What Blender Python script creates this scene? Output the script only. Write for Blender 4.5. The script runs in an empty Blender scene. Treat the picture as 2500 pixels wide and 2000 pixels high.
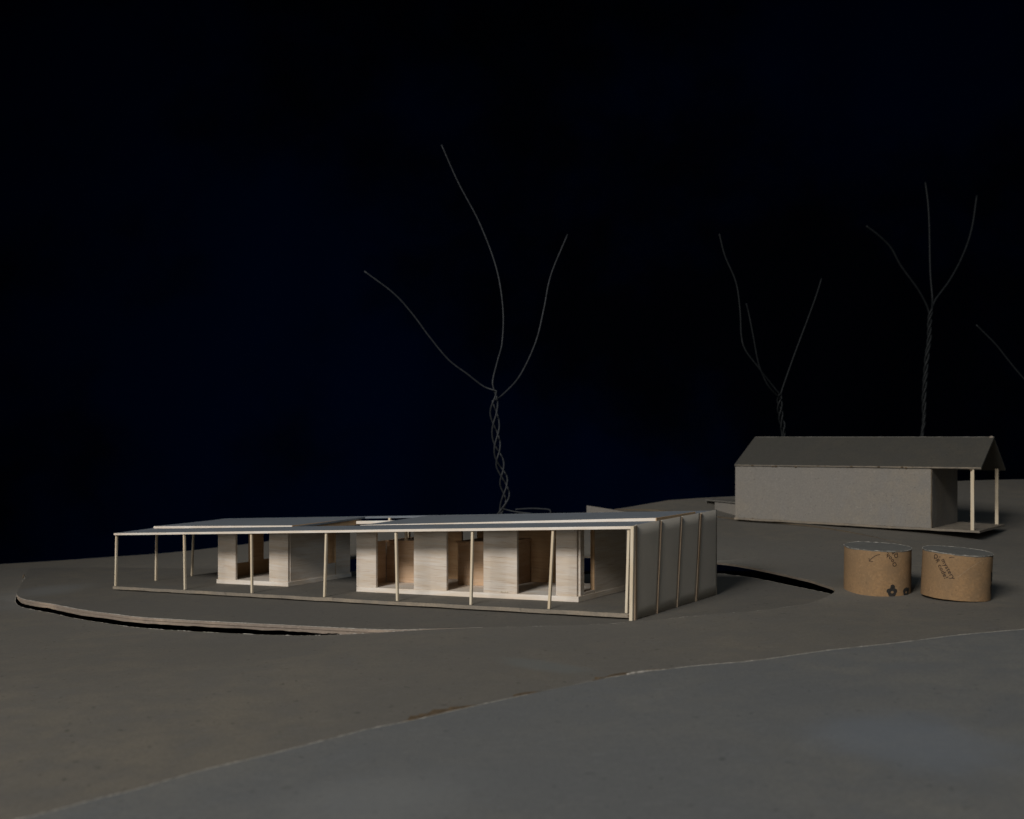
import bpy, bmesh, math, random
import numpy as np
from mathutils import Vector, Matrix, noise as mnoise
random.seed(7)
MM = 0.001
F = 2400.0                       # focal length in pixels of the 2500 px wide photograph
ZB = 0.130                       # eye height above the table, metres
scene = bpy.context.scene
C = scene.collection

# ------------------------------------------------------------------ camera
cd = bpy.data.cameras.new('camera'); cam = bpy.data.objects.new('camera', cd); C.objects.link(cam)
cam.location = (0, 0, ZB); cam.rotation_euler = (math.radians(90), 0, 0)
cd.sensor_width = 36; cd.lens = F / 2500 * 36; cd.shift_y = 0.04
cd.clip_start = 0.01; cd.clip_end = 20
cd.dof.use_dof = True; cd.dof.focus_distance = 0.555; cd.dof.aperture_fstop = 20
scene.camera = cam
# ------------------------------------------------------------------ world and light
w = bpy.data.worlds.new("World"); scene.world = w; w.use_nodes = True
w.node_tree.nodes['Background'].inputs[0].default_value = (0.62, 0.78, 1.0, 1)
w.node_tree.nodes['Background'].inputs[1].default_value = 0.014
def area_light(name, loc, target, size, power, col, spread=180):
    l = bpy.data.lights.new(name, 'AREA'); l.size = size; l.energy = power; l.color = col
    l.spread = math.radians(spread)
    o = bpy.data.objects.new(name, l); C.objects.link(o); o.location = loc
    o.rotation_euler = (Vector(target) - Vector(loc)).to_track_quat('-Z', 'Y').to_euler()
    return o
wl = area_light('window_light', (-1.10, -1.20, 1.14), (0.0, 0.58, 0.06), 0.85, 3.6, (1.0, 0.965, 0.93), 54)
wl.data.shape = 'RECTANGLE'; wl.data.size_y = 0.42
wl = area_light('low_fill_light', (-1.32, -1.06, 0.36), (0.0, 0.58, 0.06), 0.9, 1.0, (1.0, 0.95, 0.89), 80)  # added fill with no source seen; lifts the shade under the roof overhang
wl.data.shape = 'RECTANGLE'; wl.data.size_y = 0.4
area_light('cool_fill_light', (0.55, -1.0, 1.7), (0.0, 0.40, 0.05), 1.3, 0.72, (0.66, 0.83, 1.0), 75)  # added cool fill that lifts the shadows; there is no sky here
scene.view_settings.view_transform = 'Standard'; scene.view_settings.look = 'None'
scene.view_settings.exposure = 0; scene.view_settings.gamma = 1

# ------------------------------------------------------------------ geometry of the place, in millimetres from the eye
R = np.array([57.6, 469.]); L_ = np.array([-274., 680.]); W = np.linalg.norm(L_ - R)
u = (L_ - R) / W; v = np.array([.59, .806]); v /= np.linalg.norm(v)
g = np.linalg.solve(np.array([u, v]), np.array([-16 / W, .012]))
def plate(x, y): return -77.8 + g[0] * (x - 57.6) + g[1] * (y - 469)
def hit(px, py, off=0.):
    r = np.array([(px - 1250) / F, 1, -(py - 1100) / F]); c = -77.8 + off - g[0] * 57.6 - g[1] * 469
    return r * (c / (r[2] - g[0] * r[0] - g[1]))
def at(px, py, D): return ((px - 1250) / F * D, D, -(py - 1100) / F * D)
def G(p): return Vector((p[0] * MM, p[1] * MM, p[2] * MM + ZB))
def roofz(s, t): return (-36.0 - 21.1 * s / 393) * (1 - t / 95) + (-33.1 - 18.9 * s / 393) * t / 95
def Bf(s, t, h, top=False):
    p = R + s * u + t * v
    z = (roofz(s, t) + h) if top else plate(p[0], p[1]) + h
    return (p[0], p[1], z)
def s_of(px, t):
    k = (px - 1250) / F; return (57.6 + t * v[0] - k * (469 + t * v[1])) / (k * u[1] - u[0])
def t_of(px, s):
    k = (px - 1250) / F; return (k * (469 + s * u[1]) - 57.6 - s * u[0]) / (v[0] - k * v[1])

# ------------------------------------------------------------------ materials
def nodes(name, rough=0.85):
    m = bpy.data.materials.new(name); m.use_nodes = True; nt = m.node_tree
    b = nt.nodes['Principled BSDF']; b.inputs['Roughness'].default_value = rough
    b.inputs['Specular IOR Level'].default_value = 0.25
    return m, nt, b
def N(nt, t, **k):
    n = nt.nodes.new(t)
    for a, x in k.items():
        if a in n.inputs.keys(): n.inputs[a].default_value = x
        else: setattr(n, a, x)
    return n
def mapping(nt, src, scale, loc=(0, 0, 0), rot=(0, 0, 0)):
    mp = N(nt, 'ShaderNodeMapping'); mp.inputs['Scale'].default_value = scale
    mp.inputs['Location'].default_value = loc; mp.inputs['Rotation'].default_value = rot
    nt.links.new(src, mp.inputs[0]); return mp.outputs[0]
def mixc(nt, fac, a, b, mode='MIX'):
    n = nt.nodes.new('ShaderNodeMix'); n.data_type = 'RGBA'; n.blend_type = mode
    for i, x in ((0, fac), (6, a), (7, b)):
        if hasattr(x, 'links'): nt.links.new(x, n.inputs[i])
        elif i == 0: n.inputs[0].default_value = x
        else: n.inputs[i].default_value = (*x, 1)
    return n.outputs[2]
def ramp(nt, src, lo, hi, a=0.0, b=1.0):
    n = nt.nodes.new('ShaderNodeMapRange'); n.interpolation_type = 'SMOOTHSTEP'
    nt.links.new(src, n.inputs[0])
    for i, x in ((1, lo), (2, hi), (3, a), (4, b)): n.inputs[i].default_value = x
    return n.outputs[0]
def noise(nt, vec, scale, detail=3, rough=.55):
    n = N(nt, 'ShaderNodeTexNoise'); n.inputs['Scale'].default_value = scale
    n.inputs['Detail'].default_value = detail; n.inputs['Roughness'].default_value = rough
    nt.links.new(vec, n.inputs['Vector']); return n.outputs['Fac']
def mul(nt, a, b):
    n = N(nt, 'ShaderNodeMath', operation='MULTIPLY')
    for i, x in ((0, a), (1, b)):
        if hasattr(x, 'links'): nt.links.new(x, n.inputs[i])
        else: n.inputs[i].default_value = x
    return n.outputs[0]
def sc(c, k): return tuple(min(1, x * k) for x in c)
def card(name, base, fleck=.5, mottle=.12, blotch=(), bump=.25, flecklight=0.0, tint=(1.06, 1.0, .9), fsize=1.0):
    m, nt, b = nodes(name, .88)
    tc = N(nt, 'ShaderNodeTexCoord').outputs['Object']
    big = noise(nt, mapping(nt, tc, (1, 1, 1)), 9, 4)
    mid = noise(nt, tc, 60, 5, .65)
    fine = noise(nt, tc, 900, 3, .7)
    fib = noise(nt, mapping(nt, tc, (180, 1200, 900), rot=(0, 0, .5)), 1, 3, .6)
    col = mixc(nt, ramp(nt, big, .3, .7), sc(base, 1 - mottle), tuple(x * y * (1 + mottle) for x, y in zip(base, tint)))
    col = mixc(nt, ramp(nt, mid, .35, .7), col, sc(base, 1 - mottle * 1.3)) if mottle else col
    dust = noise(nt, mapping(nt, tc, (1, 1, 1), loc=(2, 7, 0)), 210, 5, .7)
    col = mixc(nt, ramp(nt, dust, .5, .75, 0, .4), col, sc(base, .82))
    col = mixc(nt, ramp(nt, mid, .52, .8, 0, .5), col, sc(base, 1 + mottle * 1.3))
    col = mixc(nt, ramp(nt, fine, .35, .7, 0, .6), col, sc(base, .72))
    col = mixc(nt, ramp(nt, fib, .55, .72, 0, .45), col, sc(base, 1.3))
    fl = noise(nt, mapping(nt, tc, (1, 1, 1), loc=(3, 5, 1), rot=(.3, .2, .9)), 330 / fsize, 1, .4)
    col = mixc(nt, ramp(nt, fl, .715, .76, 0, fleck), col, sc(base, .35))
    if flecklight:
        fl2 = noise(nt, mapping(nt, tc, (1, 1, 1), loc=(9, 1, 4)), 400, 1, .4)
        col = mixc(nt, ramp(nt, fl2, .73, .77, 0, flecklight), col, sc(base, 1.7))
    for (cx, cy, rx, ry, rot, c, amt, soft) in blotch:          # blotches with a shape of their own
        mp = nt.nodes.new('ShaderNodeMapping'); mp.vector_type = 'TEXTURE'
        mp.inputs['Location'].default_value = (cx, cy, 0); mp.inputs['Rotation'].default_value = (0, 0, rot)
        mp.inputs['Scale'].default_value = (rx, ry, 1e3)
        nt.links.new(tc, mp.inputs[0])
        wob = N(nt, 'ShaderNodeTexNoise'); wob.inputs['Scale'].default_value = 2.2; wob.inputs['Detail'].default_value = 5
        nt.links.new(mp.outputs[0], wob.inputs['Vector'])
        ad = N(nt, 'ShaderNodeVectorMath', operation='MULTIPLY_ADD'); nt.links.new(wob.outputs['Color'], ad.inputs[0])
        ad.inputs[1].default_value = (.7, .7, 0); nt.links.new(mp.outputs[0], ad.inputs[2])
        sb = N(nt, 'ShaderNodeVectorMath', operation='SUBTRACT'); nt.links.new(ad.outputs[0], sb.inputs[0]); sb.inputs[1].default_value = (.35, .35, 0)
        ln = N(nt, 'ShaderNodeVectorMath', operation='LENGTH'); nt.links.new(sb.outputs[0], ln.inputs[0])
        col = mixc(nt, ramp(nt, ln.outputs['Value'], 1 - soft, 1, amt, 0), col, c)
    nt.links.new(col, b.inputs['Base Color'])
    bp = N(nt, 'ShaderNodeBump'); bp.inputs['Strength'].default_value = bump; bp.inputs['Distance'].default_value = .00025
    hh = N(nt, 'ShaderNodeMath', operation='ADD'); nt.links.new(fine, hh.inputs[0]); nt.links.new(fib, hh.inputs[1])
    nt.links.new(hh.outputs[0], bp.inputs['Height']); nt.links.new(bp.outputs[0], b.inputs['Normal'])
    return m
def wood(name, base, streak, dark=.5, amt=.8):
    m, nt, b = nodes(name, .7)
    a = N(nt, 'ShaderNodeAttribute', attribute_name='grain').outputs['Vector']      # (along, across, up) in mm
    wv = noise(nt, mapping(nt, a, (.05, .05, .25)), 1, 2)
    dis = N(nt, 'ShaderNodeVectorMath', operation='MULTIPLY_ADD')
    cmb = N(nt, 'ShaderNodeCombineXYZ'); nt.links.new(wv, cmb.inputs[2])
    nt.links.new(cmb.outputs[0], dis.inputs[0]); dis.inputs[1].default_value = (0, 0, 2.0); nt.links.new(a, dis.inputs[2])
    a2 = dis.outputs[0]
    broad = noise(nt, mapping(nt, a2, (.035, .1, .45)), 1, 4, .6)
    fine = noise(nt, mapping(nt, a2, (.16, 1, 4.2)), 1, 4, .7)
    dash = noise(nt, mapping(nt, a2, (.055, .5, 2.6), loc=(7, 3, 5)), 1, 3, .55)
    spk = noise(nt, mapping(nt, a, (2.5, 2.5, 6)), 1, 2, .6)
    col = mixc(nt, ramp(nt, broad, .3, .7), base, tuple(x * y for x, y in zip(base, (.90, .82, .72))))
    col = mixc(nt, ramp(nt, fine, .40, .75, 0, .45), col, sc(base, .70))
    col = mixc(nt, ramp(nt, spk, .55, .75, 0, .25), col, sc(base, 1.15))
    col = mixc(nt, ramp(nt, dash, .59, .68, 0, amt), col, streak)
    nt.links.new(col, b.inputs['Base Color'])
    bp = N(nt, 'ShaderNodeBump'); bp.inputs['Strength'].default_value = .25; bp.inputs['Distance'].default_value = .0002
    nt.links.new(fine, bp.inputs['Height']); nt.links.new(bp.outputs[0], b.inputs['Normal'])
    return m
def plain(name, col, rough=.8, var=.12, scale=300, metal=0):
    m, nt, b = nodes(name, rough); b.inputs['Metallic'].default_value = metal
    tc = N(nt, 'ShaderNodeTexCoord').outputs['Object']
    f = noise(nt, tc, scale, 4, .6)
    nt.links.new(mixc(nt, ramp(nt, f, .3, .7), sc(col, 1 - var), sc(col, 1 + var)), b.inputs['Base Color'])
    return m
_c = hit(2190, 1768, 2); _d = hit(1330, 1605)
_e = hit(1470, 1640); _f0 = hit(700, 1880, 2); _f1 = hit(130, 1430)
BLOT_FRONT = [(_c[0] * MM + .004, _c[1] * MM, .034, .040, .4, (.19, .215, .245), .5, .75),
              (-.03, .225, .035, .03, .2, (.225, .23, .225), .45, .9),
              (_f0[0] * MM, _f0[1] * MM, .0025, .0022, 0, (.12, .12, .11), .5, .8)]
BLOT_MID = [(_d[0] * MM, _d[1] * MM, .030, .010, -.75, (.17, .18, .17), .55, .6),
            (_e[0] * MM, _e[1] * MM, .012, .006, .3, (.25, .23, .20), .5, .7),
            (_f1[0] * MM, _f1[1] * MM, .06, .09, .2, (.225, .23, .225), .45, .9)]
M = {}
M['card'] = card('grey card', (.182, .170, .147), fleck=.55, mottle=.10, blotch=BLOT_MID)
M['card_front'] = card('cool grey card', (.180, .184, .180), fleck=.45, mottle=.09, blotch=BLOT_FRONT)
M['card_disc'] = card('plateau card', (.156, .146, .127), fleck=.6, mottle=.10, blotch=[(_f1[0] * MM, _f1[1] * MM, .035, .05, .2, (.20, .205, .20), .45, .8)])
M['card_far'] = card('far card', (.18, .17, .15), fleck=.3, mottle=.10)
M['card_edge'] = card('cut card edge', (.33, .27, .22), fleck=.4, mottle=.35, bump=.9)
M['card_edge2'] = card('cut plate edge', (.27, .235, .19), fleck=.4, mottle=.25, bump=1.0)
M['ground_edge'] = card('cut ground edge', (.18, .15, .12), fleck=.4, mottle=.3, bump=1.0)
M['worn_edge'] = card('worn brown edge', (.13, .105, .075), fleck=.5, mottle=.3)
M['torn'] = plain('torn paper core', (.36, .335, .29), .9, .35, 700)
M['board'] = card('speckled white board', (.248, .231, .206), fleck=.5, mottle=.05, flecklight=.25, fsize=.5)
M['board_dark'] = card('grey roof card', (.084, .080, .069), fleck=.3, mottle=.08)
M['glue'] = plain('brown dried glue and gap shade', (.14, .10, .06), .6, .3, 500)
M['balsa'] = wood('balsa sheet', (.70, .635, .555), (.42, .27, .16), amt=.6)
M['balsa_white'] = wood('pale balsa edge', (.84, .78, .70), (.55, .42, .30), amt=.3)
M['balsa_brown'] = wood('end grain and bounce-lit balsa', (.56, .38, .22), (.28, .14, .06), amt=.5)  # end-grain brown; on room walls, bounced light painted into the wood
M['stick'] = wood('pine stick', (.72, .63, .48), (.45, .32, .18), amt=.3)
M['batten'] = wood('shaded balsa strip', (.33, .25, .175), (.25, .15, .08), amt=.4)  # strip wood darkened in colour for the shade it stands in
M['balsa_bounce'] = wood('balsa with bounced light', (.60, .43, .29), (.30, .15, .06), amt=.5)  # same balsa, brown of bounced and filtered room light painted in
M['roof'] = card('blue grey roof card', (.195, .218, .242), fleck=.2, mottle=.06, tint=(1, 1, 1.02))
M['wire'] = plain('dull steel wire', (.034, .037, .040), .5, .3, 400, .2)
M['wire_dim_lit'] = plain('dimly lit steel wire', (.011, .013, .014), .55, .3, 400, .2)  # same wire, painted darker as light falls off toward the far trees
M['kraft'] = card('brown kraft paper', (.285, .185, .10), fleck=.3, mottle=.16, tint=(1.1, 1.0, .85), fsize=.6, flecklight=.25)
M['lid'] = card('tube lid', (.165, .165, .152), fleck=.2, mottle=.08)
M['seam'] = plain('pale paper seam', (.34, .235, .14), .8, .2, 600)
M['ink'] = plain('black ink', (.030, .018, .014), .7, .35, 900)
M['ink_grey'] = plain('dark grey ink', (.028, .026, .024), .7, .25, 900)
M['void'] = plain('black cloth and cavity shade', (.0012, .0012, .0016), .95, .2, 30)
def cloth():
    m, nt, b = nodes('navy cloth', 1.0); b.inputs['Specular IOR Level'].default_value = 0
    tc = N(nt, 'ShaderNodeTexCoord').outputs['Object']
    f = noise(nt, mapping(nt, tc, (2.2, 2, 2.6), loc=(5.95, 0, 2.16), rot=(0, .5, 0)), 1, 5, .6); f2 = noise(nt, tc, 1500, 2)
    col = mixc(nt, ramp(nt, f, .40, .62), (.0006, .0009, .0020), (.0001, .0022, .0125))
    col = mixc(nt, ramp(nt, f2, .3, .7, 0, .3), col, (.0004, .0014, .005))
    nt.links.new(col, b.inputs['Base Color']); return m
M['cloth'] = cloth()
def frosted():
    m, nt, b = nodes('frosted plastic', .35)
    out = nt.nodes['Material Output']
    tc = N(nt, 'ShaderNodeTexCoord').outputs['Object']; f = noise(nt, tc, 200, 3)
    nt.links.new(mixc(nt, f, (.74, .69, .60), (.80, .75, .66)), b.inputs['Base Color'])
    tr = N(nt, 'ShaderNodeBsdfTranslucent'); tr.inputs[0].default_value = (.72, .68, .61, 1)
    mx = N(nt, 'ShaderNodeMixShader'); mx.inputs[0].default_value = .52
    nt.links.new(b.outputs[0], mx.inputs[1]); nt.links.new(tr.outputs[0], mx.inputs[2])
    nt.links.new(mx.outputs[0], out.inputs[0]); return m
M['frost'] = frosted()

# ------------------------------------------------------------------ helpers
def link(name, me, parent=None, **props):
    o = bpy.data.objects.new(name, me); C.objects.link(o)
    if parent:
        o.parent = parent
    for k, x in props.items(): o[k] = x
    return o
ORG = {}
def thing(name, label, cat, loc, group=None):
    o = bpy.data.objects.new(name, None); C.objects.link(o); o.location = loc; o.empty_display_size = .01
    o['label'] = label; o['category'] = cat
    if group: o['group'] = group
    ORG[o.name] = Vector(loc); return o
def origin_of(p):
    q = Vector((0, 0, 0))
    while p is not None: q += ORG.get(p.name, Vector((0, 0, 0))); p = p.parent
    return q
def mesh(name, verts, faces, mat, parent=None, smooth=False, grain=None, mats=None, fm=None, **props):
    """verts: world metres; shifted into the parent's frame"""
    off = origin_of(parent)
    me = bpy.data.meshes.new(name)
    me.from_pydata([tuple(Vector(q) - off) for q in verts], [], faces)
    for mm in (mats or [mat]): me.materials.append(mm)
    if fm: me.polygons.foreach_set('material_index', fm)
    if grain is not None:
        a = me.attributes.new('grain', 'FLOAT_VECTOR', 'POINT')
        a.data.foreach_set('vector', [c for p in grain for c in p])
    bm = bmesh.new(); bm.from_mesh(me); bmesh.ops.recalc_face_normals(bm, faces=bm.faces); bm.to_mesh(me); bm.free()
    if smooth: me.polygons.foreach_set('use_smooth', [True] * len(me.polygons))
    me.update()
    return link(name, me, parent, **props)
BOXF = [(0, 1, 3, 2), (4, 6, 7, 5), (0, 4, 5, 1), (2, 3, 7, 6), (0, 2, 6, 4), (1, 5, 7, 3)]
def box(name, fn, a, b, c, mat, parent, seg=(1, 1), rot=None, bev=.00012, rough=0, along=0, mats=None, **props):
    """a sheet or stick between parameter ranges a, b, c mapped through fn(a,b,c)->mm; softened hand-cut edges"""
    off = origin_of(parent); bm = bmesh.new(); lay = bm.verts.layers.float_vector.new('grain')
    ro = (random.uniform(0, 400), random.uniform(0, 400), random.uniform(0, 100))
    vs = []
    for i in (0, 1):
        for j in (0, 1):
            for k in (0, 1):
                x = bm.verts.new(G(fn(a[i], b[j], c[k])) - off)
                q = [a[i], b[j], c[k]]
                if along == 1: q = [q[1], q[0], q[2]]
                if along == 2: q = [q[2], q[1], q[0]]
                x[lay] = Vector(q) + Vector(ro); vs.append(x)
    for f in BOXF: bm.faces.new([vs[i] for i in f])
    bmesh.ops.recalc_face_normals(bm, faces=bm.faces)
    if rough:
        ln = max(e.calc_length() for e in bm.edges)
        es = [e for e in bm.edges if e.calc_length() > ln * .3]
        bmesh.ops.subdivide_edges(bm, edges=es, cuts=max(4, min(40, int(ln / .004))), use_grid_fill=True)
        for x in bm.verts:
            n = mnoise.noise_vector(Vector(x.co) * 450) * rough * MM + mnoise.noise_vector(Vector(x.co) * 60) * rough * MM
            x.co += Vector((n.x, n.y, n.z))
    elif bev:
        bmesh.ops.bevel(bm, geom=list(bm.edges), offset=bev, segments=1, affect='EDGES', profile=.5)
    me = bpy.data.meshes.new(name); bm.to_mesh(me); bm.free()
    for mm in (mats or [mat]): me.materials.append(mm)
    return link(name, me, parent, **props)
def catmull(P, n):
    P = [Vector(p) for p in P]; Q = [P[0] * 2 - P[1]] + P + [P[-1] * 2 - P[-2]]; out = []
    for i in range(len(P) - 1):
        a, b, c, d = Q[i:i + 4]
        for k in range(n):
            t = k / n
            out.append(.5 * ((2 * b) + (c - a) * t + (2 * a - 5 * b + 4 * c - d) * t * t + (3 * b - a - 3 * c + d) * t ** 3))
    return out + [P[-1]]
def tube(name, pts, rad, mat, parent, sides=8, **props):
    """pts in mm; rad mm (number or per-point)"""
    pts = [Vector(p) for p in pts]; n = len(pts); V = []; Fc = []
    t0 = (pts[1] - pts[0]).normalized(); nrm = t0.orthogonal().normalized()
    for i, p in enumerate(pts):
        t = (pts[min(i + 1, n - 1)] - pts[max(i - 1, 0)]).normalized()
        nrm = (nrm - t * nrm.dot(t)).normalized(); bi = t.cross(nrm)
        r = rad[i] if hasattr(rad, '__len__') else rad
        for k in range(sides):
            a = 2 * math.pi * k / sides
            V.append(G(p + nrm * math.cos(a) * r + bi * math.sin(a) * r))
        if i:
            for k in range(sides):
                k2 = (k + 1) % sides
                Fc.append(((i - 1) * sides + k, (i - 1) * sides + k2, i * sides + k2, i * sides + k))
    Fc.append(tuple(range(sides))); Fc.append(tuple((n - 1) * sides + k for k in range(sides)))
    return mesh(name, V, Fc, mat, parent, smooth=True, **props)

# ------------------------------------------------------------------ the ground
# outline of the loose plateau that carries the timber model (on its own tilted plane)
rim_px = [(72, 1388), (59, 1411), (49, 1432), (42, 1446), (42, 1453), (56, 1462), (93, 1469), (130, 1475), (197, 1488), (278, 1499), (348, 1507), (499, 1516),
          (702, 1526), (820, 1532), (940, 1537), (1031, 1536), (1182, 1532), (1317, 1529), (1470, 1524), (1582, 1515), (1741, 1500),
          (1832, 1493), (1908, 1484), (1987, 1470), (2035, 1454), (1990, 1442), (1937, 1431), (1850, 1413), (1790, 1404), (1744, 1400)]
PT = -2.9                                                     # plateau top lies under the building's floor plate
rim = [hit(a, b, PT)[:2] for a, b in rim_px]
# gap: how far the surrounding sheet stands below (-) or above (+) the plateau at each of these points
gap = [0, -.3, -2, -3.6, -5, -5.3, -5.6, -5.6, -5.6, -5.6, -5.7, -5.6, -5.0, -3.4, -1.2, -.4, 0, 0, 0, 0, 0, 0, 0, .2, 2.6, 4.4, 5.2, 5.8, 6.5, 7.0]
rim += [np.array(p) for p in ((106., 643.), (52., 664.), (-12., 690.), (-75., 720.), (-130., 752.), (-195., 790.), (-280., 826.), (-350., 858.), (-405., 878.))]
gap += [10, 12, 14, 14, 9, 1, 0, 0, 0]
loop = catmull([Vector((p[0], p[1], gg)) for p, gg in zip(rim + [rim[0]], gap + [gap[0]])], 12)[:-1]
loop = [(q.x, q.y, q.z) for q in loop]
CX, CY = -90., 590.
# thin plate spline through heights read off the photograph
ctl = []
BE = [(-400, 1392, 960), (-200, 1386, 960), (0, 1377, 960), (120, 1370, 960), (240, 1362, 960), (400, 1350, 960), (520, 1338, 958), (654, 1322, 955), (850, 1290, 950), (1000, 1275, 950), (1220, 1256, 950),
      (1400, 1252, 950), (1450, 1250, 955), (1540, 1238, 960), (1620, 1223, 970), (1790, 1212, 980), (2100, 1190, 990), (2340, 1176, 1000), (2500, 1171, 1010), (2700, 1165, 1020)]
def cp(x, y, z): ctl.append((x, y, z))
for i in range(0, len(loop), 14):
    x, y, gg = loop[i]; cp(x, y, plate(x, y) + PT + gg)
for (px, py) in [(0, 1990), (700, 1990), (1400, 1990), (2500, 2000), (0, 1700), (600, 1750), (1300, 1750), (2000, 1750), (2500, 1600), (700, 1610), (1500, 1600), (2200, 1520), (2500, 1500)]:
    q = hit(px, py, PT); cp(q[0], q[1], q[2] - (0 if py > 1600 else .5))
for q in [*[at(a, b, D) for a, b, D in BE],
          (192, 845, -61), (235, 800, -61.5), (311, 728, -62.5), (250, 770, -62), (345, 715, -65.5), (400, 775, -64), (420, 850, -57), (300, 870, -57), (215, 690, -64.5),
          (110, 700, -65.5), (40, 720, -65), (-50, 790, -70), (-420, 640, -104), (-140, 850, -84), (-300, 900, -98), (420, 600, -68), (330, 560, -71), (195, 524, -74.6), (226, 502, -75.0), (268, 500, -75.6)]: cp(*q)
ctl = np.array(ctl); XY = ctl[:, :2] / 500.
def U(r2): return np.where(r2 > 0, r2 * np.log(np.maximum(r2, 1e-12)), 0)
n = len(ctl); K = U(((XY[:, None] - XY[None]) ** 2).sum(-1)) + np.eye(n) * 2e-4
P = np.hstack([np.ones((n, 1)), XY]); A = np.block([[K, P], [P.T, np.zeros((3, 3))]])
cf = np.linalg.solve(A, np.concatenate([ctl[:, 2], np.zeros(3)]))
def terr(pts):
    q = np.asarray(pts)[:, :2] / 500.
    return U(((q[:, None] - XY[None]) ** 2).sum(-1)) @ cf[:n] + cf[n] + q @ cf[n + 1:]
def terr1(x, y): return float(terr([(x, y)])[0])
bound = [(-900, 960)] + [at(a, b, D)[:2] for a, b, D in BE] + [(950, 1030), (950, 90), (-900, 90)]
def hitb(dx, dy):
    best = 1e9
    for i in range(len(bound)):
        ax, ay = bound[i]; bx, by = bound[(i + 1) % len(bound)]; ex, ey = bx - ax, by - ay
        den = dx * ey - dy * ex
        if abs(den) < 1e-9: continue
        t = ((ax - CX) * ey - (ay - CY) * ex) / den; s = ((ax - CX) * dy - (ay - CY) * dx) / den
        if t > 0 and -1e-6 <= s <= 1 + 1e-6: best = min(best, t)
    return best
NR = 46; ring = []
m_ = len(loop)
for i, (x, y, gg) in enumerate(loop):
    dx, dy = x - CX, y - CY; l = math.hypot(dx, dy); dx /= l; dy /= l; T = hitb(dx, dy)
    jag = .35 * mnoise.noise(Vector((x * .35, y * .35, 0))) + .25 * mnoise.noise(Vector((x * 1.3, y * 1.3, 3)))
    # the hole is cut a little wider where the gap is open
    l0 = l + .05 + min(1.8, abs(gg) * .25) + jag * min(1, abs(gg) * .5)
    ring.append([(CX + dx * (l0 + (T - l0) * (k / NR) ** 1.8), CY + dy * (l0 + (T - l0) * (k / NR) ** 1.8)) for k in range(NR + 1)])
flat = [p for r in ring for p in r]; Z = terr(flat)
V = []; Fc = []
for i in range(m_):
    x, y, gg = loop[i]; zr = plate(*ring[i][0]) + PT + gg
    e = zr - Z[i * (NR + 1)]
    for k in range(NR + 1):
        px_, py_ = ring[i][k]; d = math.hypot(px_ - ring[i][0][0], py_ - ring[i][0][1])
        z = Z[i * (NR + 1) + k] + e * math.exp(-(d / 18) ** 2)
        z += .35 * mnoise.noise(Vector((px_ * .012, py_ * .012, 1))) * min(1, d / 30)
        V.append(G((px_, py_, z)))
for i in range(m_):
    j = (i + 1) % m_
    for k in range(NR):
        Fc.append((i * (NR + 1) + k, j * (NR + 1) + k, j * (NR + 1) + k + 1, i * (NR + 1) + k + 1))
ground = mesh('ground', V, Fc, None, mats=[M['card'], M['ground_edge']], smooth=True, kind='structure')
md = ground.modifiers.new('thickness', 'SOLIDIFY'); md.thickness = .0013; md.offset = -1; md.material_offset_rim = 1; md.use_even_offset = False
es = ground.modifiers.new('crisp edge', 'EDGE_SPLIT'); es.split_angle = math.radians(35)
def fix_up(o):
    me = o.data
    if sum(p.normal.z for p in me.polygons) < 0: me.flip_normals()
fix_up(ground)
# frayed paper along the cut of the surrounding sheet
V = []; pts = []
def fray(i0, i1, name, dz=.15, r0=.16, r1=.42, parent=None, src=None):
    pts = []; rr = []
    for i in range(i0, i1):
        q = src[i]; pts.append(q)
        rr.append(max(.05, r0 + r1 * mnoise.noise(Vector((i * .37, 2.2, dz))) + .15 * random.random()))
    return tube(name, pts, rr, M['torn'], parent, 5)
edge_pts = []
for i in range(m_):
    p = ring[i][0]; edge_pts.append((p[0], p[1], plate(*p) + PT + loop[i][2] - .15))
dense = []
for i in range(m_):
    a = Vector(edge_pts[i]); b = Vector(edge_pts[(i + 1) % m_])
    for k in range(4): dense.append(a.lerp(b, k / 4) + Vector((0, 0, .12 * random.uniform(-1, 1))))
o = fray(36 * 4 // 3, 15 * 12 * 4, 'torn_edge', parent=ground, src=dense, r0=.14, r1=.36)

# the plateau sheet itself: two plies of card
def sheet_loop(name, lp, zf, th, mats, parent=None, kind=None, inset=0, inner=10, flatnoise=.15, ragged=0, **props):
    V = []; Fc = []; fm = []; k_ = len(lp); cx = sum(p[0] for p in lp) / k_; cy = sum(p[1] for p in lp) / k_
    rows = [(1 - inset)] + []
    for r in range(inner + 1):
        q = 1 - (r / inner) ** 1.0 * .98
        for (x, y) in lp:
            xx, yy = cx + (x - cx) * q, cy + (y - cy) * q
            V.append(G((xx, yy, zf(xx, yy) + (flatnoise * mnoise.noise(Vector((xx * .02, yy * .02, 4))) if r else 0))))
    for r in range(inner):
        for i in range(k_):
            j = (i + 1) % k_; Fc.append((r * k_ + i, r * k_ + j, (r + 1) * k_ + j, (r + 1) * k_ + i)); fm.append(0)
    Fc.append(tuple(inner * k_ + i for i in range(k_))); fm.append(0)
    b0 = len(V)
    for (x, y) in lp:
        jg = .12 * mnoise.noise(Vector((x * .6, y * .6, 8))); V.append(G((x + jg, y + jg, zf(x, y) - th - (ragged * (.5 * mnoise.noise(Vector((x * .25, y * .25, 2))) + .35 * mnoise.noise(Vector((x * 1.1, y * 1.1, 5))))))))
    for i in range(k_):
        j = (i + 1) % k_; Fc.append((i, b0 + i, b0 + j, j)); fm.append(1)
    Fc.append(tuple(b0 + i for i in range(k_))); fm.append(1)
    p = {}
    if kind: p['kind'] = kind
    p.update(props)
    return mesh(name, V, Fc, None, parent, mats=mats, fm=fm, **p)
lp = [(q[0], q[1]) for q in loop]
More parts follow.
